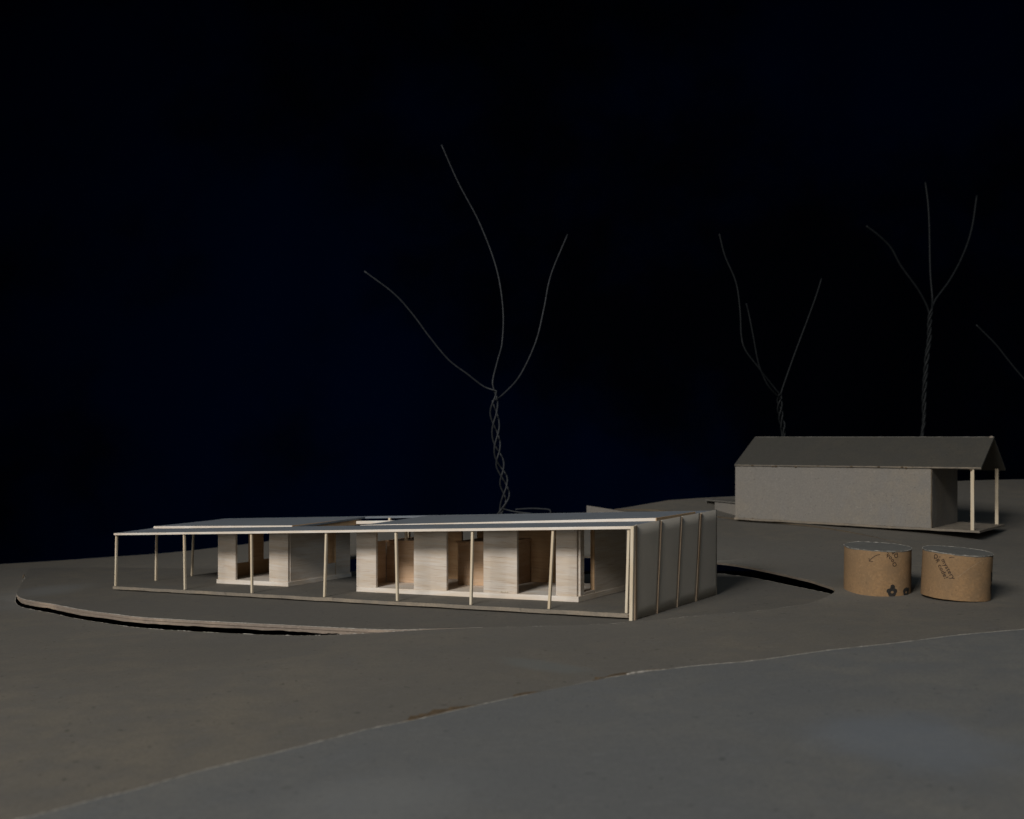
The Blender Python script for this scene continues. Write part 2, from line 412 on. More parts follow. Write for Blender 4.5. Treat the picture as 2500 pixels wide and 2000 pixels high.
def shrink(lp, d):
    return [(x + (CX - x) / math.hypot(x - CX, y - CY) * d, y + (CY - y) / math.hypot(x - CX, y - CY) * d) for x, y in lp]
plateau = sheet_loop('plateau', lp, lambda x, y: plate(x, y) + PT, 1.55, [M['card_disc'], M['card_edge']], kind='structure')
sheet_loop('lower_ply', [(x + .25 * mnoise.noise(Vector((x * .5, y * .5, 1))), y + .25 * mnoise.noise(Vector((x * .5, y * .5, 6)))) for x, y in shrink(lp, .7)],
           lambda x, y: plate(x, y) + PT - 1.8, 1.45, [M['card_edge'], M['card_edge']], plateau, inner=3, flatnoise=0, ragged=1.3)
for a_, b_ in ((40, 15 * 12), (24 * 12, 33 * 12)): fray(a_, b_, 'torn_edge', parent=plateau, src=[(q[0], q[1], plate(q[0], q[1]) + PT - .1) for q in loop], r0=.09, r1=.12)
V = []; Fc = []                                                 # a scrap of card bridging the gap from below
for i in range(48, 190):
    x, y, gg = loop[i]; dx, dy = x - CX, y - CY; l = math.hypot(dx, dy); dx /= l; dy /= l
    nz_ = mnoise.noise(Vector((i * .09, 0, 3))) + .4 * mnoise.noise(Vector((i * .5, 0, 7)))
    for d, zz_ in ((-14, -9.5), (-2, -10.5 + 7.0 * max(0, nz_)), (4, -11 + 7.0 * max(0, nz_) + gg * .2), (9, -14 + gg * .3)):
        V.append(G((x + dx * d, y + dy * d, plate(x, y) + PT + zz_)))
for i in range(141):
    for k in range(3): Fc.append((i * 4 + k, (i + 1) * 4 + k, (i + 1) * 4 + k + 1, i * 4 + k + 1))
sp_ = mesh('support_strip', V, Fc, M['card'], plateau, smooth=True); sp_.modifiers.new('thickness', 'SOLIDIFY').thickness = .0006

# frayed paper fuzz round the far right cut and the scored seam in front
V = []
sd = []
for i in range(m_):
    a = Vector((loop[i][0], loop[i][1], plate(loop[i][0], loop[i][1]) + PT)); b = loop[(i + 1) % m_]; b = Vector((b[0], b[1], plate(b[0], b[1]) + PT))
    for k in range(4): sd.append(a.lerp(b, k / 4) + Vector((0, 0, .10 * random.uniform(-1, .5))))
i = 14 * 48
while i < 24 * 48:                                            # broken light line of lifted fibres
    ln = random.randint(5, 30)
    pts = sd[i:i + ln]
    if len(pts) > 3:
        rr = [max(.04, .09 + .11 * mnoise.noise(Vector((k * .5, i, 0)))) * math.sin(math.pi * (k + .5) / len(pts)) ** .4 for k in range(len(pts))]
        tube('paper_fibre', pts, rr, M['torn'], plateau, 4)
    i += ln + random.randint(0, 26)

def flap(px, py, pts, mat):
    q = Vector(hit(px, py, PT)); V = [G(q + Vector(p)) for p in pts]
    V += [x + Vector((.0002, .0005, -.0001)) for x in V]; k = len(pts)
    mesh('torn_flap', V, [tuple(range(k)), tuple(range(k, 2 * k))] + [(i, (i + 1) % k, k + (i + 1) % k, k + i) for i in range(k)], mat, plateau)
flap(58, 1412, [(-1.6, 0, .1), (0, 0, 3.2), (.7, 0, 1.3), (.2, 0, 1.7), (-.6, 0, .6)], M['glue'])
flap(60, 1415, [(0, -1, .1), (1.2, -1, .2), (.9, -1, 1.6), (.2, -1, 3.0)], M['card_far'])
# foreground sheet lying on the ground
fe = [(-60, 2004), (0, 1988), (100, 1966), (230, 1932), (340, 1905), (500, 1860), (672, 1820), (894, 1765), (1001, 1744), (1121, 1717), (1284, 1682), (1428, 1654), (1500, 1640), (1681, 1613), (1850, 1596),
      (2020, 1572), (2200, 1553), (2340, 1536), (2500, 1522), (2640, 1508)]
fw = [hit(a, b, -.3) for a, b in fe]
fpts = catmull([Vector((q[0], q[1], 0)) for q in fw], 10)
V = []; Fc = []; NC = 30; ftop = []
for i, q in enumerate(fpts):
    jx = .18 * mnoise.noise(Vector((q.x * .3, q.y * .3, 0))) + .12 * mnoise.noise(Vector((q.x * 1.5, q.y * 1.5, 0)))
    for k in range(NC + 1):
        d = 420 * (k / NC) ** 2
        x = q.x + .53 * d + jx; y = q.y - .85 * d + jx
        V.append((x, y))
zz = terr(V)
V3 = []
for idx, (x, y) in enumerate(V):
    k = idx % (NC + 1); d = 420 * (k / NC) ** 2
    lift = .62 + (.5 * math.exp(-(((idx // (NC + 1)) - 118) / 14.) ** 2)) * math.exp(-d / 30)
    V3.append(G((x, y, zz[idx] + lift + .25 * mnoise.noise(Vector((x * .013, y * .013, 7))))))
for i in range(len(fpts) - 1):
    for k in range(NC): Fc.append((i * (NC + 1) + k, (i + 1) * (NC + 1) + k, (i + 1) * (NC + 1) + k + 1, i * (NC + 1) + k + 1))
front = mesh('foreground_ground', V3, Fc, None, mats=[M['card_front'], M['torn']], smooth=True, kind='structure'); fix_up(front)
md = front.modifiers.new('thickness', 'SOLIDIFY'); md.thickness = .0010; md.offset = -1; md.material_offset_rim = 1; md.use_even_offset = False
# lifted fibres along its edge; brown strips paint the shade in its gap
fe3 = [(V3[i * (NC + 1)] - Vector((0, 0, ZB))) / MM for i in range(len(fpts))]
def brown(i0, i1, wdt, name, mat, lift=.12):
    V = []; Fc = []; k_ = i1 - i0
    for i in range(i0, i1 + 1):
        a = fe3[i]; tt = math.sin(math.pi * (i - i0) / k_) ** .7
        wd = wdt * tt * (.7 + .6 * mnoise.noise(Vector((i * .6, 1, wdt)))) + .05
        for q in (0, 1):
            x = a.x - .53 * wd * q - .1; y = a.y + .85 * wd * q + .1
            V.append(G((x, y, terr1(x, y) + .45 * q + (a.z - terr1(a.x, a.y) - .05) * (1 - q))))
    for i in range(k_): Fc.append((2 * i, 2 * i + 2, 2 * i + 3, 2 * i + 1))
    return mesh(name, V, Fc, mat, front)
brown(112, 131, 7.5, 'gap_shade', M['glue'])
brown(78, 94, 6.5, 'gap_shade', M['glue'])
brown(98, 103, 6.0, 'gap_shade', M['glue'])
P_ = catmull([q + Vector((0, 0, -.02)) for q in fe3], 3)
tube('torn_edge', P_, [max(.05, .15 + .16 * mnoise.noise(Vector((k * .21, 2, 0)))) * (.35 if 100 * 3 < k < 118 * 3 else 1) for k in range(len(P_))], M['torn'], front, 5)
i = 6
while i < len(fe3) - 12:
    ln = random.randint(3, 9)
    P_ = catmull([fe3[k] + Vector((0, 0, .02)) for k in range(i, i + ln + 1)], 4)
    if not 98 < i < 116:
        rr = [max(.05, .13 + .22 * mnoise.noise(Vector((k * .3, i, 0)))) * max(.2, math.sin(math.pi * k / len(P_))) for k in range(len(P_))]
        tube('paper_fibre', P_, rr, M['torn'], front, 4)
    i += ln + random.randint(0, 3)
tube('paper_fibre', catmull([fe3[k] + Vector((0, 0, .25)) for k in range(122, 128)], 4), [.15, .3, .35, .55, .5, .6, .45, .55, .6, .5, .4, .45, .3, .35, .3, .2, .2, .15, .1, .1, .05], M['torn'], front, 5)

# upper ground: the raised sheet below the far house
ue = [(1500, 1244), (1700, 1254), (1760, 1262), (1800, 1267), (1900, 1276), (2000, 1286), (2100, 1301), (2180, 1318), (2240, 1333)]
uw = []
for a, b in ue:                                              # walk each sight line until it meets the ground
    lo = 300.
    for D in range(560, 1000, 1):
        x, y, z = at(a, b, D)
        if z <= terr1(x, y) + 1.2: lo = D; break
    uw.append(Vector((x, y, 0)))
uw += [Vector((300, 655, 0)), Vector((380, 640, 0)), Vector((640, 640, 0))]
uw = catmull(uw, 10); V = []; NC2 = 26; back = lambda x: 948 + (max(0, min(1, (x - 70) / 430)) * 58)
for q in uw:
    yb = back(q.x + 30) - 3
    for k in range(NC2 + 1):
        f_ = k / NC2; V.append((q.x + f_ * 40 + .25 * mnoise.noise(q * .4), q.y + (yb - q.y) * f_ + (.25 * mnoise.noise(q * .7) if k == 0 else 0)))
zz = terr(V)
V3 = [G((V[i][0], V[i][1], zz[i] + .35 * mnoise.noise(Vector((V[i][0] * .012, V[i][1] * .012, 1))) + .05 + 1.5 * (1 - 1.45 * min(1, max(0, (V[(i // (NC2 + 1)) * (NC2 + 1)][0] - 240) / 45)) * math.exp(-(i % (NC2 + 1)) * 12 / 130.)))) for i in range(len(V))]
Fc = [(i * (NC2 + 1) + k, (i + 1) * (NC2 + 1) + k, (i + 1) * (NC2 + 1) + k + 1, i * (NC2 + 1) + k + 1) for i in range(len(uw) - 1) for k in range(NC2)]
upper = mesh('upper_ground', V3, Fc, None, mats=[M['card'], M['worn_edge']], smooth=True, kind='structure'); fix_up(upper)
md = upper.modifiers.new('thickness', 'SOLIDIFY'); md.thickness = .0014; md.offset = -1; md.material_offset_rim = 1; md.use_even_offset = False
es = upper.modifiers.new('crisp edge', 'EDGE_SPLIT'); es.split_angle = math.radians(35)

# table top and cloth backdrop
mesh('table', [(-2, -.4, 0), (2, -.4, 0), (2, 1.06, 0), (-2, 1.06, 0), (-2, -.4, -.03), (2, -.4, -.03), (2, 1.06, -.03), (-2, 1.06, -.03)],
     [(0, 1, 2, 3), (4, 5, 6, 7), (0, 1, 5, 4), (1, 2, 6, 5), (2, 3, 7, 6), (3, 0, 4, 7)], M['void'], kind='structure')
V = []; Fc = []; nx, nz = 200, 40
for i in range(nx + 1):
    for j in range(nz + 1):
        x = -1.9 + 3.8 * i / nx; z = -.45 + 2.3 * j / nz
        y = 1.32 + .035 * mnoise.noise(Vector((x * 3 + z * .8, z * .5, 0))) + .018 * mnoise.noise(Vector((x * 9 - z * 2, z * 1.2, 5))) + .02 * math.sin(x * 5 + z)
        V.append((x, y, z))
for i in range(nx):
    for j in range(nz): Fc.append((i * (nz + 1) + j, (i + 1) * (nz + 1) + j, (i + 1) * (nz + 1) + j + 1, i * (nz + 1) + j + 1))
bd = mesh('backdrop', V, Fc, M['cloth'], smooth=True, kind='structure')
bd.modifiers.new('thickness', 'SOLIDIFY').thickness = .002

# ------------------------------------------------------------------ the timber pavilion model
org = G(Bf(196, 46, 0))
H = thing('pavilion_model', 'long flat-roofed balsa and card pavilion model with thin white posts on the near plateau', 'house model', org)
pf = lambda s, t, h: Bf(s, t, h)
# floor plate (thick card)
box('floor_plate', pf, (-1.0, 394.3), (-1.2, 92), (-2.05, 0), M['card_disc'], H, rough=.22)
# its cut edge, a pale strip of card core along the front
fp = H.children[-1]
box('front_edge', pf, (-.6, 394.3), (-1.55, -1.2), (-1.95, -.05), M['card_edge2'], fp, rough=.2)
# roof sheet with an opening between the two rooms
rf = lambda s, t, h: Bf(s, t, h, True)
TH = 1.4
root_roof = box('roof', rf, (-1.0, 393.3), (-1.0, 26), (-TH, 0), M['roof'], H, mats=[M['roof']])
box('roof_front_edge', rf, (-1.0, 393.3), (-1.45, -1.0), (-TH, .02), M['balsa_white'], root_roof)
box('roof_sheet', rf, (-1, 196), (26, 89), (-TH, 0), M['roof'], root_roof)
box('roof_sheet', rf, (250, 394), (26, 89), (-TH, 0), M['roof'], root_roof)
box('roof_sheet', rf, (-1, 394), (89, 92), (-TH, 0), M['roof'], root_roof)
box('back_beam', rf, (196.2, 249.8), (80, 82), (-4.2, -2.2), M['balsa_white'], root_roof)
box('back_stud', rf, (222, 223.6), (82.1, 83.6), (-6, -.5), M['stick'], root_roof)
# raised roof panels: corner heights read off the photograph
def zpx(s, t, py):
    p = R + s * u + t * v; return -(py - 1100) / F * p[1]
def panel(s0, s1, t0, t1, y00, y01, y10, y11, th=1.6, deep=.5):
    z = {(0, 0): zpx(s0, t0, y00), (0, 1): zpx(s0, t1, y01), (1, 0): zpx(s1, t0, y10), (1, 1): zpx(s1, t1, y11)}
    def fn(s, t, h):
        a = (s - s0) / (s1 - s0); b = (t - t0) / (t1 - t0); p = R + s * u + t * v
        zz_ = (z[0, 0] * (1 - b) + z[0, 1] * b) * (1 - a) + (z[1, 0] * (1 - b) + z[1, 1] * b) * a
        return (p[0], p[1], zz_ + h)
    o = box('roof_panel', fn, (s0, s1), (t0, t1), (-th, 0), M['roof'], H)
    box('front_edge', fn, (s0, s1), (t0 - .45, t0), (-th, .02), M['balsa_white'], o)
    box('side_edge', lambda a, b, c: fn(a, b, c if c > -1 else c - deep * (b - t0) / (t1 - t0)), (s0 - .45, s0), (t0 - .45, t1), (-th - .1, .02), M['balsa_brown'], o, along=1)
    return o
panel(1.8, 196, 27, 71, 1264.5, 1249.5, 1282, 1266.5)
panel(251, 386.5, 25, 86, 1283, 1264, 1285, 1267, deep=3.4)
# posts
def post(top_px, bot_px, t, w=1.35, wt=1.35, mat='stick'):
    s0, s1 = s_of(bot_px, t), s_of(top_px, t)
    def fn(a, b, c):
        s = (s0 if c == 0 else s1) + a; return Bf(s, t + b, 0) if c == 0 else Bf(s, t + b, -TH - .02, True)
    o = box('post', fn, (-w / 2, w / 2), (-wt / 2, wt / 2), (0, 1), M[mat], H)
    # grain runs up the stick
    a = o.data.attributes['grain'].data; r_ = random.uniform(0, 300)
    for i, vv in enumerate(o.data.vertices):
        c = vv.co / MM; a[i].vector = (c.z + r_, c.x + r_, c.y)
    return o
for tp, bt in ((285, 282.5), (450, 452), (614, 615.5), (797, 792.5), (967, 970.5), (1154, 1150), (1351, 1341), (1536, 1530)):
    post(tp, bt, .6)
def post_t(s, t, dt=0):
    def fn(a, b, c): return Bf(s + a, t + b, 0) if c == 0 else Bf(s + a, t + b + dt, -TH - .02, True)
    o = box('post', fn, (-.68, .68), (-.68, .68), (0, 1), M['stick'], H)
post_t(392.9, 31.3, .6); post_t(392.3, 61, 1.6); 
# right side: frosted panels between vertical battens
def batten(t0, t1, s0=-3.2, s1=-.95, lean=0, mat='stick', sl=0):
    def fn(a, b, c):
        return Bf(a + sl, b + lean, -3.1) if c == 0 else Bf(a, b, .2, True)
    o = box('batten', fn, (s0, s1), (t0, t1), (0, 1), M[mat], H)
    a = o.data.attributes['grain'].data; r_ = random.uniform(0, 300)
    for i, vv in enumerate(o.data.vertices):
        c = vv.co / MM; a[i].vector = (c.z + r_, c.x + r_, c.y)
batten(-3.6, -1.62, -2.4, -.7, .3, 'stick', .9)
batten(-1.5, .4, -2.3, -1.3, 0, 'batten', .2)
BT = [(-1.2, -1.2), (20.6, 25.0), (42.2, 47.6), (64.0, 69.6), (91.6, 91.6)]      # (foot, head) of each joint along the wall
for k in range(4):
    Vv = []; Fq = []; na, nb = 12, 8
    for i in range(na + 1):
        for j in range(nb + 1):
            a, b = i / na, j / nb
            l = BT[k][0] * (1 - b) + BT[k][1] * b + .35; r_ = BT[k + 1][0] * (1 - b) + BT[k + 1][1] * b - .35; t = l + (r_ - l) * a
            bow = -1.75 - .12 * (1 - (2 * a - 1) ** 2) - (.25 * a if k < 3 else 0) + .12 * mnoise.noise(Vector((t * .1, b * 2, 3)))
            p0 = Bf(bow, t, -2.8); p1 = Bf(bow, t, .5, True)
            Vv.append(G(tuple(p0[q] * (1 - b) + p1[q] * b for q in range(3))))
    for i in range(na):
        for j in range(nb): Fq.append((i * (nb + 1) + j, (i + 1) * (nb + 1) + j, (i + 1) * (nb + 1) + j + 1, i * (nb + 1) + j + 1))
    o = mesh('frosted_panel', Vv, Fq, M['frost'], H, smooth=True)
    md = o.modifiers.new('thickness', 'SOLIDIFY'); md.thickness = .0003
for k in (1, 2, 3):
    batten(BT[k][1] - .1, BT[k][1] + .75, -2.3, -1.02, BT[k][0] - BT[k][1], 'batten')
batten(BT[3][1] + 1.6, BT[3][1] + 2.1, -2.2, -1.02, BT[3][0] - BT[3][1], 'batten')
# rooms ---------------------------------------------------------------
PH = 2.9                                                     # height of the plinth
def wall(s0, s1, t0, t1, h0=PH, h1=None, mat='balsa', name='wall', along=0, parent=None):
    """full-height wall up to the roof when h1 is None"""
    def fn(a, b, c):
        if c == 0: return Bf(a, b, h0)
        return Bf(a, b, -TH - .03, True) if h1 is None else Bf(a, b, h1)
    o = box(name, fn, (s0, s1), (t0, t1), (0, 1), M[mat], parent or H, along=along)
    me = o.data; a = me.attributes['grain'].data; hh = 40
    for i, vv in enumerate(me.vertices):
        q = a[i].vector; w_ = vv.co / MM; a[i].vector = (q[0], q[1], w_.z + (q[0] % 37) * 3 * 0 + (s0 * 1.7 + t0) % 90)
    return o
# right room
SR, SL, T0, TB = 45.0, 198.6, 26.0, 76.0
pl = box('plinth', pf, (SR - .2, SL - .9), (T0 - .8, TB + .5), (0.02, PH), M['balsa_white'], H)
for a, b in ((870, 918), (1010, 1090), (1180, 1262), (1357, 1408)):
    wall(s_of(b, T0), s_of(a, T0), T0, T0 + 1.6, mat='balsa')
# right side wall with a tall opening
wall(SR + .1, SR + 1.7, T0 + 1.65, 31.5, along=1)
wall(SR + .1, SR + 2.4, 42.2, TB - .1, along=1)
wall(SR + .1, SR + 1.7, 31.55, 41.5, PH, PH + 1.6, along=1, name='sill')
wall(SR + .15, SR + 2.5, 41.55, 42.15, along=0, mat='balsa_brown', name='jamb')
# left side: low wall and posts, top rail
wall(SL - 1.7, SL - .1, T0 + 1.65, 50.3, PH, 29.0, along=1, name='low_wall', mat='balsa_bounce')
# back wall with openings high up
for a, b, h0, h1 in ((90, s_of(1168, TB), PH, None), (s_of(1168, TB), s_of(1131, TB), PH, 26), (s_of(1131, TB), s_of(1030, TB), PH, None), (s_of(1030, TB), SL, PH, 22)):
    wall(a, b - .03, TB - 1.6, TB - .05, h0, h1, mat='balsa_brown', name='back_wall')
wall(SL - 1.9, SL - .2, TB - 5, TB - 3, 22.1, None, name='post', mat='stick'); 
# fitted boxes inside the room
def fit_box(s0, s1, t0, t1, h, mat='balsa_bounce'):
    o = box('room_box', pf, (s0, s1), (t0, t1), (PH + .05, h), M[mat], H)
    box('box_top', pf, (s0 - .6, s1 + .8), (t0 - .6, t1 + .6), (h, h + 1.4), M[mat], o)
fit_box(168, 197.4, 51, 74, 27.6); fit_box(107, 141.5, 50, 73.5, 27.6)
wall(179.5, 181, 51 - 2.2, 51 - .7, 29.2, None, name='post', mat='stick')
# left room
SR2, SL2, T2, TB2 = 262.5, 330.0, 32.5, 88.0
box('plinth', pf, (SR2 - .5, SL2 - .2), (T2 - .8, TB2 + .5), (.02, PH), M['balsa_white'], H)
wall(s_of(575, T2), s_of(532, T2), T2, T2 + 1.6); wall(s_of(703, T2), s_of(657, T2), T2, T2 + 1.6)
wall(SR2 + .1, SR2 + 1.7, T2 + 1.65, 67.2, along=1)
wall(SR2 + .1, SR2 + 2.4, 67.25, 73.9, PH, 11, along=1)
wall(SR2 + .1, SR2 + 2.4, 74.6, TB2 - .1, along=1)
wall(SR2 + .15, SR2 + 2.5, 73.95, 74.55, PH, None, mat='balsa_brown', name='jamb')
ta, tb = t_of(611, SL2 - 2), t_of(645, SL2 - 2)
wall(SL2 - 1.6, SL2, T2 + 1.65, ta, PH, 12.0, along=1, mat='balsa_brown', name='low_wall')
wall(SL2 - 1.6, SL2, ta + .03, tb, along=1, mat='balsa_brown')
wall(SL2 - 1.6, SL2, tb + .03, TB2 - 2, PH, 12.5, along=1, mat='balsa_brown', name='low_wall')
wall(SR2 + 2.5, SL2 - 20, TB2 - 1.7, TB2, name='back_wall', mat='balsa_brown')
# dark boarded panel behind the gap between the rooms
# glue blobs at the corner and below a pier
def blob(parent, p, r, mat, name='glue_drop', fl=.5):
    bm = bmesh.new(); bmesh.ops.create_icosphere(bm, subdivisions=2, radius=1)
    off = origin_of(parent)
    for x in bm.verts:
        k = 1 + .35 * mnoise.noise(x.co * 1.7 + Vector(p)); x.co = Vector((x.co.x * r * k, x.co.y * r * k, x.co.z * r * fl * k)) * MM + G(p) - off
    me = bpy.data.meshes.new(name); bm.to_mesh(me); bm.free(); me.materials.append(mat)
    me.polygons.foreach_set('use_smooth', [True] * len(me.polygons)); return link(name, me, parent)
blob(H, Bf(.6, -1.6, -.9), 1.1, M['glue'], fl=.8)
clear = plain('dried clear glue', (.62, .55, .42), .15, .1, 500)
for px in (1226, 1230, 1236, 1241):
    blob(H, Bf(s_of(px - 2, T0), T0 - .1, PH + .5 + .4 * random.random()), .45, clear, fl=.8)

# ------------------------------------------------------------------ the far house
H0 = np.array([311., 728.]); ha = np.array([-.713, .701]); hb = np.array([.61, .79]); hb /= np.linalg.norm(hb)
FZ = -57.6
def Hf(q, w_, h): p = H0 + q * ha + w_ * hb; return (p[0], p[1], FZ + h)
H2 = thing('barn_model', 'grey board house model with pitched roof and open porch, far right behind the tubes', 'house model', G(Hf(70, 41, 0)))
HW = 44.0; LEN = 167.0; WID = 80.0
box('floor_plate', Hf, (-34, LEN + .5), (-1.2, WID + 1), (-1.6, 0), M['card_edge2'], H2, rough=.25)
box('wall', Hf, (.8, LEN), (0, 1.5), (.02, HW), M['board'], H2, rough=.13)
box('wall', Hf, (0.0, 1.5), (1.55, WID - 5), (.02, HW), M['board'], H2, rough=.1)
box('wall', Hf, (1.55, LEN - 1.6), (WID - 6.5, WID - 5), (.02, HW), M['board'], H2, rough=.1)
box('wall', Hf, (LEN - 1.5, LEN), (1.55, WID - 6.6), (.02, HW), M['board'], H2, rough=.1)
box('corner_edge', Hf, (.05, .8), (-.05, 1.4), (.02, HW - .5), M['worn_edge'], H2, rough=.2)
def rz(q): return 68.1 + 1.6 * (q / LEN)
def slope(side):
    def fn(a, b, c):                                          # b 0..1 from eave to ridge, c thickness
        w_ = (-.8 + (41 + .8) * b) if side == 0 else (WID + 1.2 - (WID + 1.2 - 41) * b)
        e_ = HW + 1.75 if side == 0 else HW - .6
        return Hf(a, w_, e_ + (rz(a) - e_) * b - (1 - c) * 1.6)
    return box('roof', fn, (-35, LEN + .3), (0, 1), (0, 1), M['board_dark'] if side == 0 else M['board_dark'], H2, rough=.22)
r1 = slope(0); slope(1)
tube('eave_edge', [Vector(Hf(-35 + i * 3.36, -.9, HW + .95)) + Vector((0, 0, .2 * mnoise.noise(Vector((i * .7, 0, 0))))) for i in range(61)], [.55 + .3 * mnoise.noise(Vector((i * .9, 4, 0))) for i in range(61)], M['card_edge2'], r1, 5)
tube('ridge_edge', [Vector(Hf(-35 + i * 3.36, 41, rz(-35 + i * 3.36) - .1)) for i in range(61)], [.35 + .3 * mnoise.noise(Vector((i * .9, 9, 0))) for i in range(61)], M['card_far'], r1, 5)
for q, w_ in ((-28.7, .9), (-29.7, 75.5)):
    o = box('post', lambda a, b, c: Hf(q + a, w_ + b, c), (-1.2, 1.2), (-1.2, 1.2), (0, HW + (-.6 if w_ > 10 else -.1)), M['stick'], H2)
    a = o.data.attributes['grain'].data
    for i, vv in enumerate(o.data.vertices):
        c = vv.co / MM; a[i].vector = (c.z, c.x, c.y)
blob(r1, Hf(-33, 41, rz(-34) - .6), 1.7, M['card_edge2'], 'glue_drop', .9)
blob(H2, Hf(-28, -1.5, HW - .4), .9, M['glue'])
for q in (14, 19, 22, 40, 62, 66, 84, 90, 104, 110, 128, 131, 150): blob(r1, Hf(q, -.9, HW + .3 + random.random()), random.uniform(.7, 1.3), M['glue'], fl=.5)
for q in (30, 36, 150, 158): blob(H2, Hf(q, -.4, .3), random.uniform(.5, .9), M['torn'] if q < 100 else M['glue'], fl=.4)

# low box next to the house, and the wedge of card further along
q0 = at(1795, 1262, 872); q1 = at(1745, 1262, 905)
dirx = Vector((q1[0] - q0[0], q1[1] - q0[1], 0)).normalized(); dirb = Vector((.61, .79, 0)).normalized()
def Lf(a, b, c): p = Vector(q0) + dirx * a + dirb * b; return (p.x, p.y, -59.5 + c)
LB = thing('low_box', 'small pale board box at the left foot of the far house', 'box', G(Lf(10, 8, 0)))
lw = (Vector(q1) - Vector(q0)).length
box('front', Lf, (0, lw), (0, 1.4), (0, 11.8), M['board'], LB, rough=.12)
box('side', Lf, (lw - 1.4, lw), (1.45, 22), (0, 11.6), M['void'], LB, rough=.1)  # painted black for the shade in the hollow beside the box
box('top', Lf, (-2, lw + 24), (8, 30), (11.9, 13.2), M['card_far'], LB, rough=.15)
box('side', Lf, (lw + 22.5, lw + 24), (9, 29), (-2, 11.8), M['card_far'], LB, rough=.1)
box('back', Lf, (-2, lw + 22), (27, 29), (-2, 11.8), M['void'], LB, rough=.1)  # black as well, to carry the hollow's shade
wg0 = at(1433, 1252, 880); 
def Wf(a, b, c):
    x = wg0[0] + a; y = wg0[1] + b + a * .12; return (x, y, -57.5 + c * (.82 - .7 * max(0, (a - 16) / 26)))
box('card_wedge', Wf, (0, 42), (0, 6), (0, 10), M['board'], None, rough=.12, label='pale tapering card wedge on the skyline behind the pavilion roof', category='card wedge')

